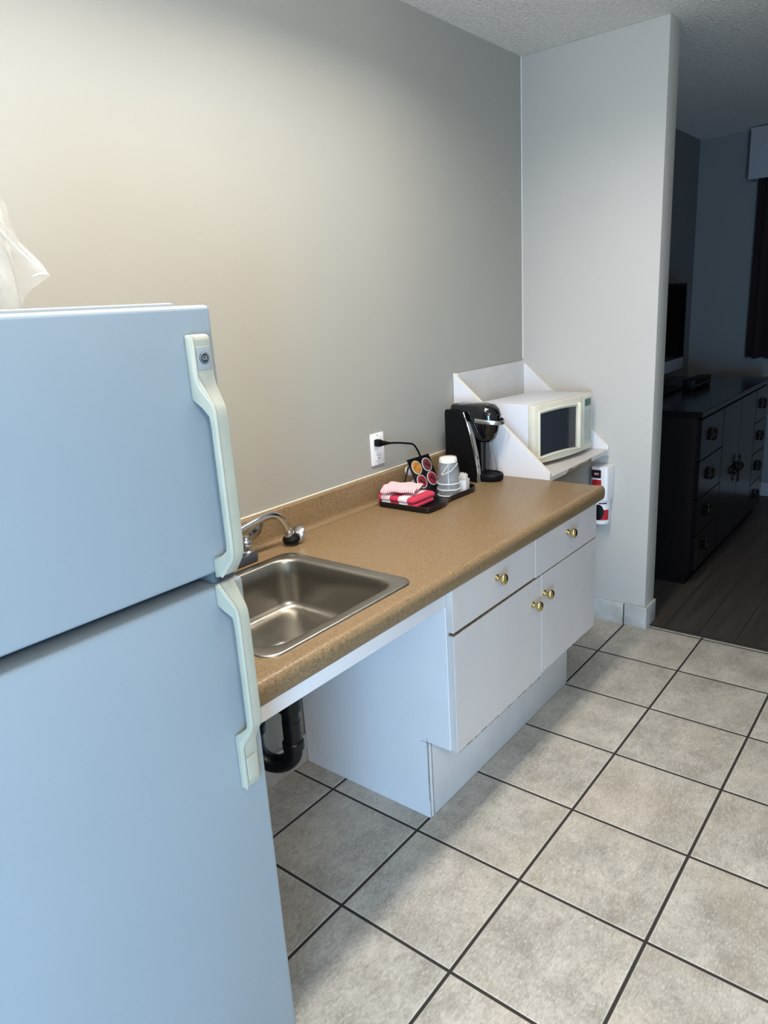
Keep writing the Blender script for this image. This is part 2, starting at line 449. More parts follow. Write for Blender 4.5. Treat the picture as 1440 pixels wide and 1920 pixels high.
# ------------------------------------------------------------------ wrapped cup on the refrigerator
cx, cy, cz = -0.916, -0.512, 1.5035
cp = thing('foam_cup', 'white foam cup upside down in a clear plastic bag on top of the refrigerator', 'cup', (cx, cy, cz))
b = B(); lathe(b, [(0.040, 0), (0.0490, 0.0), (0.0500, 0.006), (0.0495, 0.050), (0.0465, 0.144), (0.044, 0.150), (0.0, 0.150)], (cx, cy, cz), seg=40)
obj('cup_body', b, 'foam', cp)
b = B(); loops = []
for h, r, sk, wob in ((0.004, 0.0510, 0.0, .0006), (0.016, 0.0515, 0.003, .001), (0.030, 0.0520, 0.016, .0015), (0.040, 0.052, 0.032, .0015), (0.048, 0.052, 0.042, .002), (0.06, 0.0515, 0.036, .002), (0.075, 0.0515, 0.025, .002), (0.095, 0.0505, 0.014, .002), (0.12, 0.0495, 0.008, .002), (0.14, 0.0490, 0.006, .0015), (0.152, 0.045, 0.003, .0015), (0.156, 0.030, 0.0, .0015), (0.157, 0.010, 0, .001)):
    L = []
    for k in range(64):
        a = 2 * PI * k / 64
        rr = r + wob * math.sin(5 * a + h * 60) + wob * .6 * math.sin(11 * a - h * 90)
        tail = max(0.0, math.cos(a + 0.41)) ** 16 * sk
        L.append((cx + (rr + tail) * math.cos(a), cy + (rr + tail) * math.sin(a), cz + h + 0.001 * math.sin(3 * a)))
    loops.append(L)
loft(b, loops, False, True)
obj('plastic_bag', b, 'filmw', cp)
e_ = Vector((.916, -.40, 0)); d_ = Vector((-.40, -.916, 0))
for q in ([(.012, .148, .050), (.034, .126, .040), (.056, .100, .012)], [(.018, .130, .050), (.038, .108, .040), (.046, .094, .030)],
          [(.044, .100, .030), (.066, .074, .008), (.092, .048, .003)], [(.060, .092, .004), (.080, .066, .003), (.093, .046, .003)], [(.070, .046, .004), (.082, .050, .004), (.093, .048, .003)]):
    pts = smooth_path([Vector((cx, cy, cz + z)) + e_ * s + d_ * o for s, z, o in q], 6)
    n_ = len(pts)
    obj('bag_fold', tube(B(), pts, [.0004 + .0011 * math.sin(PI * (i + .4) / n_) for i in range(n_)], 6), 'paper', cp)

# ------------------------------------------------------------------ countertop
ZC = 0.808; CB = 0.757; CX0, CX1, CF = -0.690, 1.055, -0.641
ct = thing('countertop', 'tan speckled laminate countertop with rolled front edge and backsplash', 'countertop', (0.2, -0.3, CB))
SX0, SX1, SY0, SY1 = -0.515, -0.056, -0.566, -0.145          # hole for the sink
b = B()
box(b, CX0, CX1, SY1, -0.001, CB + .013, ZC)
box(b, CX0, SX0, SY0, SY1, CB + .013, ZC)
box(b, SX1, CX1, SY0, SY1, CB + .013, ZC)
prof = [(SY0, ZC), (-0.600, ZC), (-0.612, ZC + .0012), (-0.622, ZC + .0022), (-0.630, ZC + .0012), (-0.6365, ZC - .003), (-0.6403, ZC - .010), (CF, ZC - .018), (-0.6403, ZC - .034), (-0.637, CB + .006), (-0.632, CB + .001), (-0.625, CB), (-0.610, CB), (-0.610, CB + .013), (SY0, CB + .013)]
prism(b, prof, 'x', CX0, CX1)
obj('worktop', b, 'lam', ct, angle=30)
cove = [(-.0012, ZC + .0005)] + [(-0.040, ZC + .0005)]
for k in range(7):
    a = math.radians(90 * k / 6); cove.append((-0.040 + 0.018 * math.sin(a), ZC + .0005 + 0.018 * (1 - math.cos(a)) + .0004))
cove += [(-0.0215, 0.893), (-0.0200, 0.9015), (-0.0155, 0.9060), (-.0012, 0.9060)]
obj('backsplash', prism(B(), cove, 'x', CX0, CX1), 'lam', ct, angle=30)
obj('caulk_line', tube(B(), [(CX0, -.0035, .9072), (CX1, -.0035, .9072)], .0028, 8), 'mwframe', ct, label='pale caulk line along the top of the backsplash')
obj('front_apron', bx(CX0, 0.0635, -0.606, -0.590, 0.704, CB - .0005, bev=0.001), 'white', ct, label='white apron board under the sink front')

# ------------------------------------------------------------------ sink
sk = thing('sink', 'stainless steel drop-in kitchen sink with one square bowl', 'sink', (-0.285, -0.355, 0.662))
def RL(x0, x1, y0, y1, r, z): return [(p[0], p[1], z) for p in rrect(x0, x1, y0, y1, r, 8)]
b = B()
loft(b, [RL(-.5355, -.0345, -.5860, -.1245, .040, ZC + .0006), RL(-.5345, -.0355, -.5850, -.1255, .040, ZC + .0032), RL(-.529, -.041, -.5795, -.131, .040, ZC + .0045),
         RL(-.512, -.066, -.560, -.152, .058, ZC + .0040), RL(-.507, -.071, -.555, -.157, .058, ZC + .0015), RL(-.504, -.074, -.552, -.160, .058, ZC - .006),
         RL(-.502, -.076, -.550, -.162, .057, ZC - .060), RL(-.499, -.079, -.547, -.165, .056, ZC - .115), RL(-.495, -.083, -.543, -.169, .053, ZC - .130),
         RL(-.486, -.092, -.534, -.178, .048, ZC - .138), RL(-.468, -.110, -.516, -.196, .042, ZC - .141), RL(-.335, -.235, -.395, -.295, .035, ZC - .145)], False, True)
obj('basin', b, 'steel', sk, angle=60)
b = B(); lathe(b, [(0.045, 0), (0.043, 0.0025), (0.035, 0.002), (0.033, -0.001), (0.0, -0.001)], (-.285, -.345, ZC - .1442))
obj('drain_strainer', b, 'chromed', sk)

# ------------------------------------------------------------------ faucet
fc = thing('faucet', 'chrome kitchen faucet with low curved spout behind the sink', 'faucet', (-0.22, -0.083, ZC))
obj('base_plate', prism(B(), rrect(-0.350, -0.130, -0.108, -0.058, 0.008), 'z', ZC + .0008, ZC + .026, 0.005), 'graybase', fc)
FY_ = -0.084
obj('spout_hub', lathe(B(), [(0.024, 0), (0.024, .006), (0.021, .012), (0.020, .030), (0.022, .036), (0.018, .046), (0.010, .052)], (-0.270, FY_, ZC + .0262)), 'chrome', fc)
obj('spout', tube(B(), smooth_path([(-0.272, FY_, .876), (-0.262, FY_, .892), (-0.222, FY_, .8985), (-0.168, FY_, .9055), (-0.108, FY_, .9150), (-0.062, FY_, .9185), (-0.034, FY_, .9135), (-0.010, FY_, .8965), (.007, FY_, .870), (.014, FY_, .846)], 7), 0.0108, 18), 'chrome', fc)
obj('aerator', lathe(B(), [(0.0130, 0), (0.0145, .004), (0.0145, .018), (0.0120, .023)], (.0148, FY_, .833)), 'chrome', fc)
obj('spray_nozzle', lathe(B(), [(0.012, 0), (0.023, .004), (0.0275, .011), (0.026, .021), (0.012, .0240), (0.0, .0240)], (.018, FY_ - .001, .8405), (0.22, -0.05, -1)), 'blackp', fc)
obj('diverter_dish', lathe(B(), [(0.008, 0), (0.023, .006), (0.0295, .014), (0.0305, .019), (0.026, .020), (0.0, .015)], (.032, FY_ - .001, .8420), (0.80, -0.12, -0.48)), 'chromed', fc)
obj('valve_stem', lathe(B(), [(0.018, 0), (0.018, .004), (0.014, .008), (0.013, .018), (0.0175, .025), (0.0175, .034), (0.011, .041), (0.0095, .050), (0.0, .052)], (-0.150, FY_, ZC + .0262)), 'chrome', fc)
obj('lever_handle', tube(B(), smooth_path([(-0.150, FY_ + .001, .8795), (-0.136, FY_ + .008, .8775), (-0.118, FY_ + .016, .874), (-0.090, FY_ + .022, .880), (-0.066, FY_ + .026, .903)], 6),
     [0.0040] * 8 + [0.005, .006, .007, .008] + [0.009] * 6 + [.0092, .0092, .009, .0085, .0075, .006, .003], 14, True, 1.9), 'chromed', fc)

# ------------------------------------------------------------------ drain pipe under the sink
dp = thing('drain_pipe', 'black plastic drain trap hanging under the sink', 'pipe', (-0.295, -0.36, 0.33))
ax, ay = -0.297, -0.358; bxp, byp = -0.345, -0.262
b = tube(B(), [(ax, ay, .660), (ax, ay, .47)], 0.0235, 22)
obj('tailpiece', b, 'abs', dp)
b = B(); lathe(b, [(0.026, 0), (0.031, .004), (0.031, .040), (0.034, .044), (0.034, .062), (0.027, .068)], (ax, ay, .498))
obj('coupling', b, 'abs', dp)
mx, my = (ax + bxp) / 2, (ay + byp) / 2; hr = math.hypot(ax - bxp, ay - byp) / 2
ux, uy = (ax - bxp) / (2 * hr), (ay - byp) / (2 * hr)
pts = [(ax, ay, .47), (ax, ay, .42)]
for k in range(13):
    a = -PI * k / 12; pts.append((mx + ux * hr * math.cos(a), my + uy * hr * math.cos(a), .388 + hr * 0.98 * math.sin(a)))
pts.append((bxp, byp, .43))
obj('trap_bend', tube(B(), pts, 0.0245, 22), 'abs', dp)
b = B()
lathe(b, [(0.026, 0), (0.029, .003), (0.029, .022), (0.026, .026)], (ax, ay, .386))
obj('coupling', b, 'abs', dp)
b = B(); lathe(b, [(0.026, 0), (0.033, .004), (0.033, .024), (0.027, .030)], (bxp, byp, .425))
obj('coupling', b, 'abs', dp)
obj('trap_arm', tube(B(), smooth_path([(bxp, byp, .452), (bxp - .004, byp + .010, .478), (bxp - .015, byp + .05, .497), (bxp - .02, byp + .11, .50), (bxp - .02, -0.003, .503)], 6), 0.0235, 22), 'abs', dp)

# ------------------------------------------------------------------ base cabinet
bc = thing('base_cabinet', 'white melamine base cabinet with two drawers and two doors on a recessed plinth', 'cabinet', (0.54, -0.31, 0))
KX0, KX1, KF = 0.0646, 1.018, -0.603
sp_ = [(-.012, 0.0), (-.5225, 0.0), (-.5225, .262), (KF, .262), (KF, CB - .0008), (-.012, CB - .0008)]
obj('side_panel', prism(B(), sp_, 'x', KX0, KX0 + .018, 0.0008, 1), 'white', bc)
sp2 = [(-.012, 0.262), (KF, .262), (KF, CB - .0008), (-.012, CB - .0008)]
obj('side_panel', prism(B(), sp2, 'x', KX1 - .018, KX1, 0.0008, 1), 'white', bc)
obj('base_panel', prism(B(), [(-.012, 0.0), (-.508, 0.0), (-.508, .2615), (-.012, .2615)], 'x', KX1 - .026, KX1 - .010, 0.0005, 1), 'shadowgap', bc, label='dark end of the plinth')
obj('bottom_shelf', bx(KX0 + .0185, KX1 - .0185, KF + .001, -0.03, .262, .278), 'white', bc)
obj('back_panel', bx(KX0 + .0185, KX1 - .0185, -0.020, -0.012, .28, CB - .002), 'white', bc)
obj('toe_kick', bx(KX0 + .0185, KX1 - .0095, -0.5223, -0.5080, .0005, .2612, bev=0.0005), 'whitew', bc)
obj('face_rail', bx(KX0 + .0185, KX1 - .0185, KF + .001, KF + .017, .600, .640), 'whitew', bc)
b = B()
box(b, KX0 + .0005, KX0 + .0018, -0.5241, -0.5225, 0.002, .260); box(b, KX0 + .0166, KX0 + .0190, -0.5239, -0.5221, 0.002, .258)
box(b, KX0 - .0006, KX0, -.5225, -.5212, .06, .272); box(b, KX0 - .0006, KX0, -.538, -.500, .2590, .2602)
obj('worn_edge', b, 'edgeline', bc, smooth=False)

def front(name, x0, x1, z0, z1, worn=(), tilt=0.0, fy=-0.0205):
    b = B()
    box(b, x0, x1, KF + fy, KF - .001, z0, z1, bev=0.001, seg=1)
    for w in worn:
        if w == 'bottom': box(b, x0 + .004, x1 - .003, KF + fy + .001, KF - .003, z0 - .0013, z0 + .0001)
        if w == 'top': box(b, x0 + .004, x1 - .003, KF + fy + .001, KF - .003, z1 - .0001, z1 + .0014)
        if w == 'ragged':                       # chipped lower edge of the laminate
            x = x0 + .004
            while x < x1 - .02:
                w_ = random.uniform(.012, .035); h = random.uniform(.0008, .0042)
                box(b, x, x + w_, KF + fy - .0004, KF + fy + .002, z0 - .0004, z0 + h); x += w_ + random.uniform(0, .012)
    if tilt:
        b.transform(Matrix.Translation((x1, 0, z0)) @ Matrix.Rotation(tilt, 4, 'Y') @ Matrix.Translation((-x1, 0, -z0)))
    o = obj(name, b, ['front', 'chip'], bc)
    ncut = 26 if True else 0
    me = o.data
    for p in me.polygons[ncut:]: p.material_index = 1
    return o
def knob(parent, x, z):
    b = B()
    lathe(b, [(0.0105, 0), (0.0105, .0015), (0.006, .004), (0.0048, .010), (0.0062, .0145), (0.0125, .0175), (0.0158, .0215), (0.0162, .026), (0.0135, .030), (0.007, .0325), (0.0, .033)], (x, KF - .0208, z), (0, -1, 0), 24)
    obj('knob', b, 'brass', parent, angle=50)
d1 = front('drawer', 0.0685, 0.5425, 0.628, CB - .004, ('bottom',)); knob(d1, 0.303, 0.709)
d2 = front('drawer', 0.5455, 1.0235, 0.624, CB - .004, ('bottom',)); knob(d2, 0.778, 0.711)
g1 = front('door', 0.0705, 0.5835, 0.2595, 0.6195, ('top', 'ragged'), tilt=math.radians(-0.22)); knob(g1, 0.526, 0.540)
g2 = front('door', 0.5875, 1.0235, 0.2700, 0.6195, ('top',)); knob(g2, 0.605, 0.552)

# ------------------------------------------------------------------ microwave stand
XS = 1.0585
ms = thing('microwave_shelf', 'white corner shelf with sloping side panels under the microwave', 'shelf', (1.35, -0.2, 0.79))
pl = [(-.0012, .790), (-.4215, .790), (-.4225, .833), (-.0012, 1.2045)]
obj('side_panel', prism(B(), pl, 'x', XS, XS + .015, 0.0006, 1), 'white', ms)
b = B(); prism(b, [(-.4225, .833), (-.0012, 1.2045), (-.0012, 1.2055), (-.4225, .834)], 'x', XS + .0005, XS + .0145)
obj('edge_band', b, 'mwframe', ms)
obj('side_panel', prism(B(), pl, 'x', XP - .0165, XP - .0015, 0.0006, 1), 'white', ms)
b = B(); prism(b, [(-.4225, .833), (-.0012, 1.2045), (-.0012, 1.2055), (-.4225, .834)], 'x', XP - .016, XP - .002)
obj('edge_band', b, 'mwframe', ms)
obj('back_panel', bx(XS + .0155, XP - .017, -0.0150, -0.0012, .790, 1.203), 'whitew', ms)
sb = obj('shelf_board', bx(XS + .0155, XP - .017, -0.4225, -0.0155, .800, .818, bev=0.0006, seg=1), 'whitew', ms)
b = B(); prism(b, [(1.20, .8005), (1.455, .8005), (1.445, .8172), (1.40, .8120), (1.33, .8155), (1.28, .8100), (1.235, .8165)], 'y', -.4232, -.4222)
obj('worn_edge', b, 'chip', sb, label='chipped brown strip along the shelf front')

# ------------------------------------------------------------------ microwave
a_ = math.radians(-8.5)
mw = thing('microwave', 'ivory and white countertop microwave oven with dark window on the corner shelf', 'microwave', (1.166, -0.305, 0.8185), a_)
W, D, HH = 0.422, 0.268, 0.253
L = dict(world=False)
for xx in (.04, W - .04):
    for yy in (.05, D - .04): obj('foot', lathe(B(), [(0.014, 0), (0.013, .0165)], (xx, yy, 0)), 'blackp', mw, **L)
obj('housing', bx(0.001, W - .001, .032, D, .016, HH, bev=0.004), 'mwbody', mw, **L)
def bow(x): return -0.020 * (1 - ((x - W / 2) / (W / 2)) ** 2)
def slab(x0, x1, z0, z1, off, back, n=12, bev=0.004):
    pts = [(x0 + (x1 - x0) * k / n, bow(x0 + (x1 - x0) * k / n) + off) for k in range(n + 1)] + [(x1, back), (x0, back)]
    return prism(B(), pts, 'z', z0, z1, bev, 2)
dr = obj('door', slab(0.0, 0.322, .016, HH, 0.0, .0315), 'mwframe', mw, **L)
cpn = obj('control_panel', slab(0.3235, W, .016, HH, 0.0015, .0315), 'mwframe', mw, **L)
def patch(x0, x1, z0, z1, off, th=0.0012, n=10, cz=0.0):
    b = B(); lo_, up_ = [], []
    fr_, bk = [], []
    for k in range(n + 1):
        x = x0 + (x1 - x0) * k / n; u = 2 * k / n - 1
        fr_.append((x, bow(x) + off, z0 + cz * (1 - u * u), z1 + cz * .8 * (u * u - 1) * -1)); 
    v0 = [b.verts.new((p[0], p[1], p[2])) for p in fr_]; v1 = [b.verts.new((p[0], p[1], p[3])) for p in fr_]
    for k in range(n): b.faces.new((v0[k], v0[k + 1], v1[k + 1], v1[k]))
    bmesh.ops.recalc_face_normals(b, faces=b.faces[:])
    r = bmesh.ops.solidify(b, geom=b.faces[:], thickness=th)
    return b
# raised surround of the window, then the dark glass
obj('window', patch(.028, .262, .046, .216, -.0012, n=12, cz=.007), 'mwglass', dr, **L)
b = B()
tube(b, [(x, bow(x) - .002, .2245 + .0056 * (1 - ((x - .146) / .116) ** 2)) for x in [.026 + .24 * k / 12 for k in range(13)]], .004, 8)
tube(b, [(x, bow(x) - .002, .0385 + .007 * (1 - ((x - .146) / .116) ** 2)) for x in [.026 + .24 * k / 12 for k in range(13)]], .004, 8)
tube(b, [(.024, bow(.024) - .002, .038), (.024, bow(.024) - .002, .225)], .004, 8)
obj('window_surround', b, 'mwframe', dr, **L)
b = B()
prism(b, [(.270, bow(.27) - .0005), (.272, bow(.27) - .012), (.280, bow(.28) - .0165), (.292, bow(.29) - .012), (.294, bow(.29) - .0005)], 'z', .040, .232, .003)
obj('door_handle', b, 'mwframe', dr, **L)
obj('keypad_plate', patch(.338, .412, .040, .238, .0005, cz=0), 'keys', cpn, **L)
obj('display', patch(.345, .396, .205, .233, -.0010), 'green', cpn, **L)
b = B()
for r_ in range(8):
    for c_ in range(3):
        x = .347 + c_ * .020; z = .062 + r_ * .0165
        join(b, patch(x, x + .013, z, z + .009, -.0006, n=2))
obj('keypad', b, 'badge', cpn, **L)

# ------------------------------------------------------------------ coffee maker
cm = thing('coffee_maker', 'black single-serve coffee maker with silver strips and chrome handle', 'coffee maker', (0.9075, -0.197, ZC + .0005), math.radians(-5.5))
CW = 0.132
fcurve = [(0.000, 0.0), (0.004, .05), (0.013, .11), (0.027, .17), (0.046, .23), (0.062, .268)]
rear = [(.150, 0.0), (.157, .05), (.157, .262), (.150, .272)]
body = [(y + .034, z) for y, z in fcurve] + [(.10, .2775)] + rear[::-1]
b = prism(B(), body, 'x', .004, CW - .004, 0.004, 2)
obj('body', b, 'blackp', cm, **L)
def strip(x0, x1, off0, off1):
    pts = [(y + off0, z) for y, z in fcurve] + [(y + off1, z) for y, z in fcurve[::-1]]
    return prism(B(), pts, 'x', x0, x1, 0.0008, 1)
# side walls carrying the silver strips
def sidewall(x0, x1):
    pts = [(y + .002, z) for y, z in fcurve] + [(y + .12, z) for y, z in ((0.02, .275), )] + [(.15, .272), (.155, .05), (.150, 0)]
    return prism(B(), pts, 'x', x0, x1, 0.001, 1)
obj('side_wall', sidewall(0.0, .004), 'blackp', cm, **L)
obj('side_wall', sidewall(CW - .004, CW), 'blackp', cm, **L)
b = B(); prism(b, [(y + .0005, z) for y, z in fcurve[:-1]] + [(y + .034, z) for y, z in fcurve[:-1][::-1]], 'x', .0042, .026, 0.001, 1)
obj('front_strip', b, 'silverstrip', cm, **L)
b = B(); prism(b, [(y + .0005, z) for y, z in fcurve[:-1]] + [(y + .034, z) for y, z in fcurve[:-1][::-1]], 'x', CW - .026, CW - .0042, 0.001, 1)
obj('front_strip', b, 'silverstrip', cm, **L)
obj('chrome_edge', strip(-.0012, .0042, -.0030, .0022), 'chrome', cm, **L)
obj('chrome_edge', strip(CW - .0042, CW + .0012, -.0030, .0022), 'chrome', cm, **L)
b = B(); lathe(b, [(.022, .018), (.021, .09), (.023, .17)], (CW / 2, .026, 0), seg=28)
obj('brew_column', b, 'blackg', cm, **L)
def dloop(x0, x1, yb, yf, z, n=18):
    xc = (x0 + x1) / 2; hw = (x1 - x0) / 2; P = [(x0, yb, z)]
    for k in range(n + 1):
        t = PI + PI * k / n; P.append((xc + hw * math.cos(t), (yf + hw * .9 if False else 0) + 0, z))
    P = [(x1, yb, z), (x0, yb, z)]
    for k in range(n + 1):
        t = PI * k / n
        P.append((xc - hw * math.cos(t), min(yb - .001, .020) - (min(yb - .001, .020) - yf) * math.sin(t) ** .75, z))
    return P
b = B()
hx0, hx1 = .0275, CW - .0275
loft(b, [dloop(hx0 + .012, hx1 - .012, .06, -.018, .150), dloop(hx0 + .003, hx1 - .003, .075, -.034, .162), dloop(hx0 - .004, hx1 + .004, .085, -.045, .190), dloop(hx0 - .008, hx1 + .008, .09, -.052, .222)], True, True)
obj('brew_head', b, 'blackg', cm, **L)
b = B()
loft(b, [dloop(hx0 - .010, hx1 + .010, .12, -.054, .2225), dloop(hx0 - .011, hx1 + .011, .13, -.056, .255), dloop(hx0 - .010, hx1 + .010, .135, -.048, .275), dloop(hx0 - .004, hx1 + .004, .135, -.030, .2885), dloop(hx0 + .010, hx1 - .010, .13, .0, .2935), dloop(hx0 + .025, hx1 - .025, .12, .03, .295)], True, True)
obj('lid', b, 'blackg', cm, **L)
b = B(); ring = []
for k in range(21):
    t = PI * (k / 20.0)
    ring.append((CW / 2 - .051 * math.cos(t), .018 - .088 * math.sin(t) ** .8, .236 - .010 * math.sin(t)))
# flat chrome band
bb = bmesh.new(); rr = []
for i, p in enumerate(ring):
    w_ = .0085
    d_ = (Vector(p) - Vector((CW / 2, .018, p[2]))).normalized()
    q = Vector(p)
    rr.append([bb.verts.new(q + Vector((0, 0, w_))), bb.verts.new(q + d_ * .004 + Vector((0, 0, w_ * .4))), bb.verts.new(q + d_ * .004 - Vector((0, 0, w_ * .6))), bb.verts.new(q - Vector((0, 0, w_))), bb.verts.new(q - d_ * .004)])
for i in range(20):
    for k in range(5): bb.faces.new((rr[i][k], rr[i][(k + 1) % 5], rr[i + 1][(k + 1) % 5], rr[i + 1][k]))
bb.faces.new(rr[0]); bb.faces.new(rr[-1]); bmesh.ops.recalc_face_normals(bb, faces=bb.faces[:]); join(b, bb)
obj('lift_handle', b, 'chromed', cm, **L)
t = text_bm('KEURIG', .0085, .0002); t.transform(Matrix.Translation((CW / 2, -.0575, .2565)) @ Matrix.Rotation(PI / 2, 4, 'X'))
obj('front_lettering', t, 'chromed', cm, **L)
b = B(); lathe(b, [(.0165, 0), (.0165, .0012), (0, .0014)], (CW / 2, -.008, .2915), (0, -.35, 1)); obj('lid_badge', b, 'chromed', cm, **L)
b = B()
loft(b, [dloop(.022, CW - .022, .03, -.058, .0), dloop(.018, CW - .018, .03, -.064, .006), dloop(.017, CW - .017, .03, -.066, .022), dloop(.020, CW - .020, .03, -.062, .028), dloop(.026, CW - .026, .03, -.054, .0285), dloop(.028, CW - .028, .028, -.05, .025)], True, True)
obj('drip_tray', b, 'blackp', cm, **L)
obj('button', lathe(B(), [(.004, 0), (.004, .0012), (0, .0014)], (.0155, .0105, .094), (0, -1, 0.2)), 'maroon', cm, **L)
obj('button', lathe(B(), [(.003, 0), (.003, .0012), (0, .0014)], (.0155, .0060, .060), (0, -1, 0.1)), 'maroon', cm, **L)
# cord with plug in the wall outlet
cpts = [(.553, -.036, 1.0165), (.575, -.043, 1.0135), (.609, -.049, 1.0085), (.65, -.054, 1.000), (.690, -.058, .989), (.712, -.059, .968), (.728, -.060, .940), (.745, -.062, .900), (.775, -.064, .850), (.82, -.066, .826), (.87, -.066, .822), (.9275, -.062, .835)]
pc = obj('power_cord', tube(B(), smooth_path(cpts, 6), 0.0036, 10), 'blackp', cm)
b = B()
box(b, .528, .546, -.0335, -.0078, 1.0065, 1.0315, bev=.004)
tube(b, [(.540, -.030, 1.018), (.548, -.0345, 1.0175), (.560, -.039, 1.0155), (.572, -.0425, 1.0138)], [.011, .0095, .0065, .0045], 12)
obj('plug', b, 'blackp', pc)

# ------------------------------------------------------------------ wall outlet
ol = thing('wall_outlet', 'white wall outlet plate above the counter backsplash', 'outlet', (0.551, 0, 0.994))
obj('cover_plate', bx(.515, .587, -.0062, -.0004, .937, 1.051, bev=.002), 'outlet', ol)
for zc in (1.0195, .9695):
    r_ = obj('receptacle', prism(B(), [(p[0], p[1]) for p in rrect(.535, .567, zc - .0165, zc + .0165, .008)], 'y', -.0078, -.0058, .0006), 'outlet', ol)
    if zc < 1.0:
        obj('slot', bx(.5435, .5455, -.0082, -.0076, zc, zc + .009), 'slot', r_); obj('slot', bx(.5565, .5585, -.0082, -.0076, zc, zc + .008), 'slot', r_)
        obj('slot', lathe(B(), [(.0028, 0), (.0028, .0005)], (.551, -.0078, zc - .008), (0, -1, 0), 12), 'slot', r_)
for zc in (.9445, 1.0435): obj('cover_screw', lathe(B(), [(.003, 0), (.0022, .0012), (0, .0012)], (.551, -.0062, zc), (0, -1, 0), 12), 'badge', ol)

# ------------------------------------------------------------------ serving tray
def tray_outline(inset, z):
    i = inset; P = []
    base = [(.468, -.036), (.468, -.150), (.468, -.262), (.478, -.274), (.545, -.276), (.575, -.273), (.600, -.262), (.625, -.254), (.70, -.256), (.770, -.259), (.803, -.252), (.822, -.228), (.826, -.17), (.826, -.060), (.815, -.044), (.78, -.036)]
    cx_, cy_ = .645, -.155
    for x, y in base:
        dx_ = i if x < .5 else (-i if x > .79 else 0); dy_ = i if y < -.24 else (-i if y > -.07 else 0)
        P.append((x + dx_, y + dy_, z))
    out = []
    n = len(P)
    for k in range(n):           # one round of corner cutting
        a, c = Vector(P[k]), Vector(P[(k + 1) % n]); out += [a.lerp(c, .25), a.lerp(c, .75)]
    return out
b = B()
loft(b, [tray_outline(.006, ZC + .0006), tray_outline(.001, ZC + .004), tray_outline(0, ZC + .019), tray_outline(.0015, ZC + .0205), tray_outline(.0045, ZC + .0200), tray_outline(.0075, ZC + .0075), tray_outline(.010, ZC + .0062)], True, True)
tray = obj('serving_tray', b, 'tray')
tag(tray, 'black plastic serving tray on the tan counter holding towels, pods and cups', 'tray')
ZT = ZC + .0068

# ------------------------------------------------------------------ towels
def pillow(bm, x0, x1, y0, y1, z0, z1, n=14, seed=0, puff=.5):
    """rounded folded-cloth layer"""
    rnd = random.Random(seed); b = bmesh.new(); loops = []
    m = 9
    for j in range(m + 1):
        t = -PI / 2 + PI * j / m
        ins = (z1 - z0) * .5 * (1 - math.cos(t)); z = (z0 + z1) / 2 + (z1 - z0) / 2 * math.sin(t)
        r = .014
        pts = rrect(x0 + ins, x1 - ins, y0 + ins, y1 - ins, r, 5)
        loops.append([(p[0] + .0022 * math.sin(p[1] * 95 + seed), p[1] + .0022 * math.sin(p[0] * 80 + seed * 2), z + (.0012 * math.sin(p[0] * 120 + p[1] * 90 + seed) if 0 < j < m else 0)) for p in pts])
    loft(bm, loops, True, True); b.free()
tw = thing('dish_towel', 'red and white checked dish towel folded on the left end of the black tray', 'towel', (.535, -.115, ZT))
b = B(); pillow(b, .478, .600, -.210, -.044, ZT + .0004, ZT + .0160, seed=1)
obj('lower_fold', b, 'gingham', tw, angle=80)
b = B(); pillow(b, .4765, .605, -.212, -.050, ZT + .0164, ZT + .0355, seed=3)
obj('upper_fold', b, 'gingham', tw, angle=80)
b = B(); bb = bmesh.new(); N = 14
for i in range(N + 1):
    for j in range(N + 1):
        u, v = i / N, j / N
        x = -.056 + .112 * u; y = -.062 + .124 * v
        z = .010 * math.exp(-((u - .45) ** 2 + (v - .65) ** 2) * 5) + .0028 * math.sin(u * 9 + v * 5) + .002 * math.sin(v * 13 - u * 4) - .008 * max(0, abs(u - .5) * 2 - .75) * 4 * .5
        bb.verts.new((x, y, z))
bb.verts.ensure_lookup_table()
for i in range(N):
    for j in range(N):
        k = i * (N + 1) + j; bb.faces.new([bb.verts[q] for q in (k, k + N + 1, k + N + 2, k + 1)])
bmesh.ops.recalc_face_normals(bb, faces=bb.faces[:]); bmesh.ops.solidify(bb, geom=bb.faces[:], thickness=-.011)
bmesh.ops.bevel(bb, geom=[e for e in bb.edges if len(e.link_faces) == 2 and e.calc_face_angle(0) > 1.0], offset=.003, segments=2, affect='EDGES')
join(b, bb)
dc = obj('dish_cloth', b, 'pinkcloth', None, angle=80)
dc.location = (.539, -.114, ZT + .0462); dc.rotation_euler = (0, math.radians(0), math.radians(18))
tag(dc, 'pale pink striped dish cloth folded on top of the checked towel', 'dish cloth')

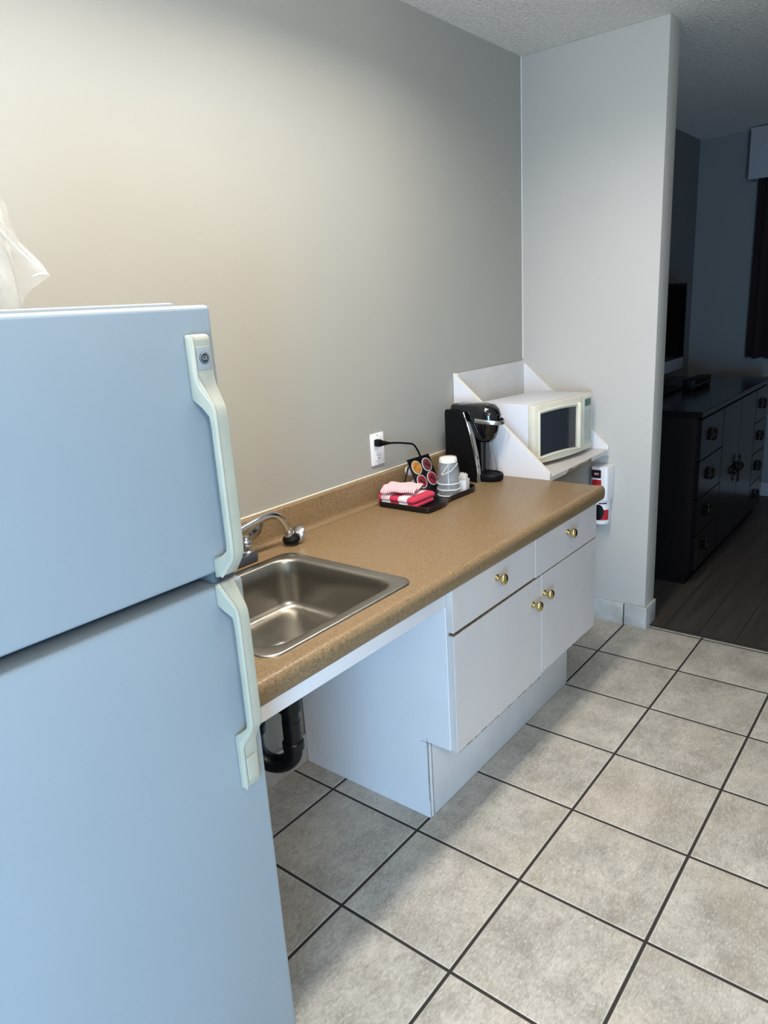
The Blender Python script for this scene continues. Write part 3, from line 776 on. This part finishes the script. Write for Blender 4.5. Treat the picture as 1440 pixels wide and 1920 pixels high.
# ------------------------------------------------------------------ pod holder with coffee pods
PH = Matrix.Translation((.648, -.116, ZT + .0005)) @ Matrix.Rotation(math.radians(-3), 4, 'Z')
ph = thing('pod_holder', 'black angled coffee pod holder standing on the tray behind the towel', 'pod holder', (.648, -.116, ZT + .0005), math.radians(-3))
tl = math.radians(24)          # lean back
PM = Matrix.Translation((0, -.042, .031)) @ Matrix.Rotation(-tl, 4, 'X')     # plate frame: x right, y back, z up along plate
PW, PHH = .122, .116
pod_pos = [(-.029, .083), (.029, .083), (-.029, .030), (.029, .030)]
b = B()
def plate_with_holes():
    bm = B(); S = 24; hw = PW / 2
    for (px, pz) in pod_pos:
        x0, x1 = (-hw, 0) if px < 0 else (0, hw); z0, z1 = (0, PHH / 2) if pz < PHH / 2 else (PHH / 2, PHH)
        for y in (0, .004):
            inner, outer = [], []
            for k in range(S):
                a = 2 * PI * k / S; c_, s_ = math.cos(a), math.sin(a)
                inner.append(bm.verts.new((px + .0235 * c_, y, pz + .0235 * s_)))
                tx = ((x1 if c_ > 0 else x0) - px) / c_ if abs(c_) > 1e-6 else 1e9
                tz = ((z1 if s_ > 0 else z0) - pz) / s_ if abs(s_) > 1e-6 else 1e9
                q = min(tx, tz); outer.append(bm.verts.new((px + q * c_, y, pz + q * s_)))
            for k in range(S):
                bm.faces.new((inner[k], inner[(k + 1) % S], outer[(k + 1) % S], outer[k]))
            # corners
            for (X, Z) in ((x0, z0), (x1, z0), (x0, z1), (x1, z1)):
                a = math.atan2(Z - pz, X - px) % (2 * PI); k = int(a / (2 * PI) * S) % S
                v = bm.verts.new((X, y, Z)); bm.faces.new((outer[k], outer[(k + 1) % S], v))
    box(bm, -hw, hw, 0, .004, PHH, PHH + .003); box(bm, -hw, -hw + .003, 0, .004, 0, PHH); box(bm, hw - .003, hw, 0, .004, 0, PHH)
    box(bm, -hw, hw, 0, .004, -.028, 0)
    bmesh.ops.recalc_face_normals(bm, faces=bm.faces[:])
    return bm
b = plate_with_holes(); b.transform(PM)
obj('face_plate', b, 'tray', ph, world=False, smooth=False)
b = B(); box(b, -.055, .055, -.034, .050, 0.0, .004, bev=.001)
obj('foot_plate', b, 'tray', ph, world=False)
for s_ in (-1, 1): obj('back_strut', tube(B(), [(s_ * .050, .046, .003), (s_ * .050, .030, .060), (s_ * .050, .012, .112)], .003, 8), 'tray', ph, world=False)
podlab = ['coffee pod with orange foil lid, upper left in the black holder', 'coffee pod with grey and crimson lid, upper right in the black holder',
          'coffee pod with crimson lid, lower left in the black holder beside the towel', 'coffee pod with crimson lid, lower right in the black holder nearest the cups']
podmat = ['podorange', 'poddark', 'podred', 'podred']
for (px, pz), lb, pm_ in zip(pod_pos, podlab, podmat):
    loc = PH @ PM @ Vector((px, 0, pz))
    pd = bpy.data.objects.new('coffee_pod', None); COL.objects.link(pd); pd.empty_display_size = .02
    pd.matrix_world = PH @ PM @ Matrix.Translation((px, 0, pz)); WM[pd.name] = pd.matrix_world.copy()
    tag(pd, lb, 'coffee pod', 'coffee pods in the black holder')
    b = B(); lathe(b, [(.0252, -.0016), (.0256, -.0004), (.0252, -.0002), (.0222, -.0001), (.0215, .010), (.0180, .042), (.0, .043)], (0, 0, 0), (0, 1, 0), 28)
    obj('pod_cup', b, 'foam', pd, world=False)
    b = B(); lathe(b, [(.0226, 0), (.0222, .0005), (.0, .0006)], (0, -.0017, 0), (0, -1, 0), 28)
    ld_ = obj('foil_lid', b, pm_, pd, world=False)
    b = B(); box(b, -.013, .013, -.0029, -.0024, -.003, .003); box(b, -.008, .009, -.0029, -.0024, .007, .009)
    b.transform(Matrix.Rotation(math.radians(35), 4, 'Y'))
    obj('lid_print', b, 'maroon' if pm_ != 'podorange' else 'podorange', ld_, world=False)

# ------------------------------------------------------------------ plastic cups, stacked upside down
cupx, cupy = .700, -.203
def cup_bm(): 
    b = B(); lathe(b, [(.0415, 0), (.0422, .0012), (.0412, .0025), (.0392, .004), (.0308, .086), (.0290, .088), (.0, .088)], seg=36, cap=False); return b
def rim_bm():
    return tube(B(), [(.0415 * math.cos(2 * PI * k / 36), .0415 * math.sin(2 * PI * k / 36), .0016) for k in range(37)], .0021, 8, False)
cuplab = ['clear plastic cup upside down, lowest rim of the wrapped stack on the tray', 'clear plastic cup upside down, middle rim of the wrapped stack on the tray', 'clear plastic cup upside down with white top, topmost of the wrapped stack']
first = thing('plastic_cup', cuplab[0], 'cup', (cupx, cupy, ZT + .0005), 0, 'plastic cups stacked on the tray')
obj('cup_wall', cup_bm(), 'clearcup', first, world=False)
obj('rim', rim_bm(), 'cuprim', first, world=False)
stack = [first]
for k in (1, 2):
    c = copy_tree(first); c.location = (cupx, cupy, ZT + .0005 + .0215 * k); c['label'] = cuplab[k]; WM[c.name] = Matrix.Translation(c.location); stack.append(c)
top = stack[2]
b = B(); lathe(b, [(.0322, .076), (.0312, .0885), (.0290, .0915), (.012, .0935), (.0, .0940)], seg=30, cap=False)
obj('paper_top', b, 'paper', top, world=False, label='white paper cover on the cup base')
b = B(); loops = []
for h, r, sk_ in ((-.041, .0448, 0), (0, .0442, .001), (.02, .0432, .004), (.04, .0400, .010), (.060, .0375, .014), (.078, .0345, .004), (.0945, .0308, 0), (.0965, .015, 0)):
    L_ = []
    for k in range(36):
        a = 2 * PI * k / 36; tail = max(0, math.cos(a - PI * 1.05)) ** 10 * sk_
        rr_ = r + .0006 * math.sin(7 * a + h * 80) + tail
        L_.append((rr_ * math.cos(a), rr_ * math.sin(a), h))
    loops.append(L_)
loft(b, loops, False, True)
obj('plastic_wrap', b, 'film', top, world=False)
b = B(); tube(b, smooth_path([(.004, -.0365, .072), (-.014, -.036, .062), (-.028, -.031, .052), (-.043, -.018, .044), (-.050, -.006, .038)], 5), .0013, 6)
tube(b, smooth_path([(-.028, -.018, .070), (-.040, -.012, .056), (-.051, -.004, .040)], 5), .0013, 6)
obj('wrap_fold', b, 'paper', top, world=False)

# ------------------------------------------------------------------ condiment caddy and packets
kx, ky = .768, -.222
kd = thing('condiment_caddy', 'small white open box of sugar packets at the right end of the tray', 'caddy', (kx, ky, ZT + .0004), math.radians(10))
b = B()
o1 = rrect(-.021, .021, -.017, .017, .004, 4); i1 = rrect(-.0195, .0195, -.0155, .0155, .003, 4)
loft(b, [[(p[0] * .92, p[1] * .92, 0) for p in o1], [(p[0], p[1], .042) for p in o1], [(p[0], p[1], .042) for p in i1], [(p[0] * .92, p[1] * .92, .002) for p in i1]], True, True)
obj('caddy_box', b, 'label', kd, world=False)
pb = B(); box(pb, -.0125, .0125, -.0011, .0011, 0, .058, bev=.0009)
pos = [(-.006, -.0115, 4, 10), (.006, -.007, -8, 16), (-.005, -.002, 10, 6), (.007, .003, -4, 20), (-.004, .008, -12, 12), (.005, .0120, 8, 8)]
plab = ['white sugar packet at the front of the small white caddy', 'white sugar packet second from the front in the small white caddy', 'white sugar packet third from the front in the small white caddy', 'white sugar packet third from the back in the small white caddy', 'white sugar packet second from the back in the small white caddy', 'white sugar packet at the back of the small white caddy']
p0 = None
for k, ((px, py, ry, rx_), lb) in enumerate(zip(pos, plab)):
    if p0 is None:
        p0 = obj('sugar_packet', pb, 'paper'); q = p0
    else:
        q = p0.copy(); COL.objects.link(q)
    v = Matrix.Rotation(math.radians(10), 4, 'Z') @ Vector((px * .7, py, 0))
    q.location = (kx + v.x, ky + v.y, ZT + .0035 + .003 * (k % 2)); q.rotation_euler = (0, math.radians(ry), math.radians(10))
    tag(q, lb, 'sugar packet', 'sugar packets in the white caddy')

# ------------------------------------------------------------------ canister on the partition, under the shelf
ex = thing('wall_canister', 'white canister with red and black labels in a white wall holder under the microwave shelf', 'canister', (1.606, -.405, .485))
EX = 1.606; EY = -.402
b = prism(B(), rrect(XP - .083, XP - .0002, -.449, -.372, .012), 'z', .600, .752, .003)
obj('wall_holder', b, 'label', ex)
b = B(); lathe(b, [(.030, 0), (.035, .004), (.0362, .010), (.0362, .1135), (.0, .1135)], (EX, EY - .006, .486), seg=32)
can = obj('can_body', b, 'label', ex)
obj('upper_label', bx(XP - .0842, XP - .0828, -.420, -.378, .702, .738), 'maroon', ex)
b = B(); box(b, XP - .0850, XP - .0841, -.410, -.390, .716, .725)
obj('label_print', b, 'pink', ex)
obj('lower_label', bx(XP - .0842, XP - .0828, -.422, -.380, .612, .694), 'red', ex)
def arc(r, a0, a1, z0, z1, n=10):
    b = B(); th = [math.radians(a0 + (a1 - a0) * k / n) for k in range(n + 1)]
    v0 = [b.verts.new((EX + r * math.cos(a), EY - .006 + r * math.sin(a), z0)) for a in th]; v1 = [b.verts.new((EX + r * math.cos(a), EY - .006 + r * math.sin(a), z1)) for a in th]
    for k in range(n): b.faces.new((v0[k], v0[k + 1], v1[k + 1], v1[k]))
    bmesh.ops.recalc_face_normals(b, faces=b.faces[:])
    return b
obj('red_band', arc(.0366, 130, 262, .508, .556), 'red', can)
b = B(); ra = []
for k in range(15):
    u_ = -1 + 2 * k / 14; th = math.radians(184 + 36 * u_); hh = .036 * math.sqrt(max(0.02, 1 - u_ * u_))
    ra.append((b.verts.new((EX + .0370 * math.cos(th), EY - .006 + .0370 * math.sin(th), .545 - hh)), b.verts.new((EX + .0370 * math.cos(th), EY - .006 + .0370 * math.sin(th), .545 + hh))))
for k in range(14): b.faces.new((ra[k][0], ra[k + 1][0], ra[k + 1][1], ra[k][1]))
bmesh.ops.recalc_face_normals(b, faces=b.faces[:]); obj('black_emblem', b, 'blackp', can)
obj('name_stripe', arc(.0368, 185, 240, .583, .589), 'maroon', can)

# ------------------------------------------------------------------ bedroom: dresser
DX0, DX1, DF, DH = 2.25, 3.77, -.640, .90
ds = thing('dresser', 'dark espresso dresser with glossy drawers and doors in the dim bedroom', 'dresser', (3.0, -.34, 0))
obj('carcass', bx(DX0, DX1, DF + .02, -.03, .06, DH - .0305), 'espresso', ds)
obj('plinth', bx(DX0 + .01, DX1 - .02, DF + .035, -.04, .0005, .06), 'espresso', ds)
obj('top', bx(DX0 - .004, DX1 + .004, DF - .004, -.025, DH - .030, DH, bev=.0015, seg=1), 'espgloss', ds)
def pull(parent, x, z, big=False):
    b = B(); y = DF - .011
    if not big:
        for s_ in (-1, 1):
            tube(b, [(x + s_ * .017 + .015 * math.cos(2 * PI * k / 20), y - .004, z + .024 * math.sin(2 * PI * k / 20)) for k in range(21)], .0045, 8, False)
        lathe(b, [(.010, 0), (.012, .006), (.008, .012), (0, .014)], (x, y + .008, z + .026), (0, -1, 0), 14); lathe(b, [(.009, 0), (.009, .01), (0, .012)], (x, y + .008, z - .022), (0, -1, 0), 14)
        lathe(b, [(.007, 0), (.009, .014), (0, .018)], (x, y + .010, z), (0, -1, 0), 14)
    else:
        for s_ in (-1, 1):
            tube(b, [(x + s_ * .055 + .045 * math.cos(2 * PI * k / 20), y - .004, z + .020 * math.sin(2 * PI * k / 20)) for k in range(21)], .006, 8, False)
            tube(b, [(x + .018 * math.cos(2 * PI * k / 20), y - .004, z + s_ * .045 + .034 * math.sin(2 * PI * k / 20)) for k in range(21)], .0035, 8, False)
        lathe(b, [(.014, 0), (.016, .016), (0, .022)], (x, y + .010, z), (0, -1, 0), 16)
    return obj('pull', b, 'pull', parent, smooth=True, angle=60)
zs = [.075, .262, .455, .652, .862]
for (x0, x1, xc) in ((2.262, 2.668, 2.452), (3.425, 3.760, 3.585)):
    for k in range(4):
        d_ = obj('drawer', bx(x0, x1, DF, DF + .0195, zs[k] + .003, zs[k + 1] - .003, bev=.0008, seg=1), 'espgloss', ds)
        pull(d_, xc, (zs[k] + zs[k + 1]) / 2)
for (x0, x1) in ((2.676, 3.045), (3.049, 3.417)):
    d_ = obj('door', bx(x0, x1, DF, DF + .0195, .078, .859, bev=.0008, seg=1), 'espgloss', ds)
    if x0 < 3: pull(d_, 3.02, .463, True)

# television and box on the dresser
tv = thing('television', 'black flat television standing on the dresser behind the partition', 'television', (2.9, -.2, DH))
obj('screen_bezel', bx(2.42, 3.395, -.205, -.160, .985, 1.508, bev=.005), 'blackp', tv)
obj('screen', bx(2.45, 3.365, -.2075, -.2045, 1.075, 1.490), 'screen', tv)
obj('pale_strip', bx(2.44, 3.375, -.2085, -.2045, .992, 1.064, bev=.001), 'valance', tv, label='pale strip below the dark screen')  # pale band set just below the screen
b = B(); box(b, 2.70, 3.12, -.30, -.08, DH + .0004, DH + .014, bev=.004); prism(b, [(2.86, DH + .012), (2.96, DH + .012), (2.94, .99), (2.88, .99)], 'y', -.19, -.165, .002)
obj('stand', b, 'blackp', tv)
cb_ = thing('cable_box', 'flat black cable box on the dresser in front of the television', 'cable box', (3.25, -.30, DH))
obj('case', bx(3.02, 3.36, -.385, -.315, DH + .005, DH + .058, bev=.003), 'blackp', cb_)
obj('front_line', bx(3.03, 3.35, -.3862, -.3848, DH + .024, DH + .027), 'badge', cb_)
for xx in (3.05, 3.33):
    for yy in (-.375, -.325): obj('foot', lathe(B(), [(.008, 0), (.008, .0055)], (xx, yy, DH), seg=12), 'blackp', cb_)

# curtain and valance on the bedroom back wall
b = bmesh.new(); n = 120; y0, y1 = -.405, -1.35; f0, f1 = [], []
for k in range(n + 1):
    y = y0 + (y1 - y0) * k / n; x = 4.120 + .022 * math.sin(k * .62) + .006 * math.sin(k * 1.7)
    f0.append(b.verts.new((x, y, .99 + .004 * math.sin(k * .6)))); f1.append(b.verts.new((4.125 + (x - 4.125) * .7, y, 2.150)))
for k in range(n): b.faces.new((f0[k], f0[k + 1], f1[k + 1], f1[k]))
bmesh.ops.recalc_face_normals(b, faces=b.faces[:]); bmesh.ops.solidify(b, geom=b.faces[:], thickness=.003)
cu = thing('curtain', 'dark maroon curtain hanging below the pale valance in the bedroom', 'curtain', (4.13, -.88, .99))
obj('drape', b, 'curtain', cu, angle=80)
b = B(); tube(b, [(4.125, -.40, 2.155), (4.125, -1.36, 2.155)], .009, 12)
obj('curtain_rod', b, 'pull', cu)
va = thing('valance', 'pale box valance above the dark curtain on the bedroom back wall', 'valance', (4.13, -.88, 2.13))
obj('front_board', bx(4.060, 4.078, -1.43, -.350, 2.125, 2.430, bev=.003), 'valance', va)
obj('end_return', bx(4.0785, 4.2135, -.368, -.350, 2.125, 2.430, bev=.003), 'valance', va)
obj('end_return', bx(4.0785, 4.2135, -1.43, -1.412, 2.125, 2.430, bev=.003), 'valance', va)

# ------------------------------------------------------------------ light
def area(name, loc, target, sx, sy, power, col, spread=180):
    l = bpy.data.lights.new(name, 'AREA'); l.shape = 'RECTANGLE'; l.size = sx; l.size_y = sy; l.energy = power; l.color = col
    l.spread = math.radians(spread)
    o = bpy.data.objects.new(name, l); COL.objects.link(o); o.location = loc
    o.rotation_euler = (Vector(target) - Vector(loc)).to_track_quat('-Z', 'Y').to_euler(); return o
def lampball(x, y, z, power, col, rad=.06):
    l = bpy.data.lights.new('tube_and_fill_lamp', 'POINT'); l.energy = power; l.color = col; l.shadow_soft_size = rad
    o = bpy.data.objects.new('tube_and_fill_lamp', l); COL.objects.link(o); o.location = (x, y, z)
WARM = (1.0, .91, .82)
area('ceiling_tube_light', (-.30, -.665, 2.40), (0, 0, 0), 2.1, .12, 36, WARM, 155).rotation_euler = (0, 0, 0)
for x_ in (-1.0, -.3, .4): lampball(x_, -.67, 2.28, 2.6, WARM, .05)
lampball(-1.6, -2.4, 2.0, 72, (1.0, .92, .83), .15)  # added warm fill behind the camera, not a ceiling lamp
area('daylight_window', (-3.2, -2.35, .70), (0.2, -.5, .25), 1.3, 1.2, 170, (.31, .63, 1.0))
w = bpy.data.worlds.new('world'); scene.world = w; w.use_nodes = True
w.node_tree.nodes['Background'].inputs[0].default_value = (.5, .6, .75, 1); w.node_tree.nodes['Background'].inputs[1].default_value = .05

# ------------------------------------------------------------------ camera (solved from the floor grid and room edges)
CP = Vector((-1.38834, -1.60378, 1.47851)); yaw, pitch, roll, F = .68604019, -.27858181, -.06179322, 1344.10191
f = Vector((math.cos(pitch) * math.cos(yaw), math.cos(pitch) * math.sin(yaw), math.sin(pitch)))
r = f.cross(Vector((0, 0, 1))).normalized(); u = r.cross(f)
r2 = r * math.cos(roll) + u * math.sin(roll); u2 = -r * math.sin(roll) + u * math.cos(roll)
cam = bpy.data.cameras.new('camera'); co = bpy.data.objects.new('camera', cam); COL.objects.link(co)
cam.sensor_fit = 'HORIZONTAL'; cam.sensor_width = 36.0; cam.lens = F * 36.0 / 1440.0; cam.clip_start = .02
co.matrix_world = Matrix(((r2.x, u2.x, -f.x, CP.x), (r2.y, u2.y, -f.y, CP.y), (r2.z, u2.z, -f.z, CP.z), (0, 0, 0, 1)))
scene.camera = co
scene.view_settings.view_transform = 'Standard'
scene.view_settings.look = 'None'
scene.view_settings.exposure = 0.0
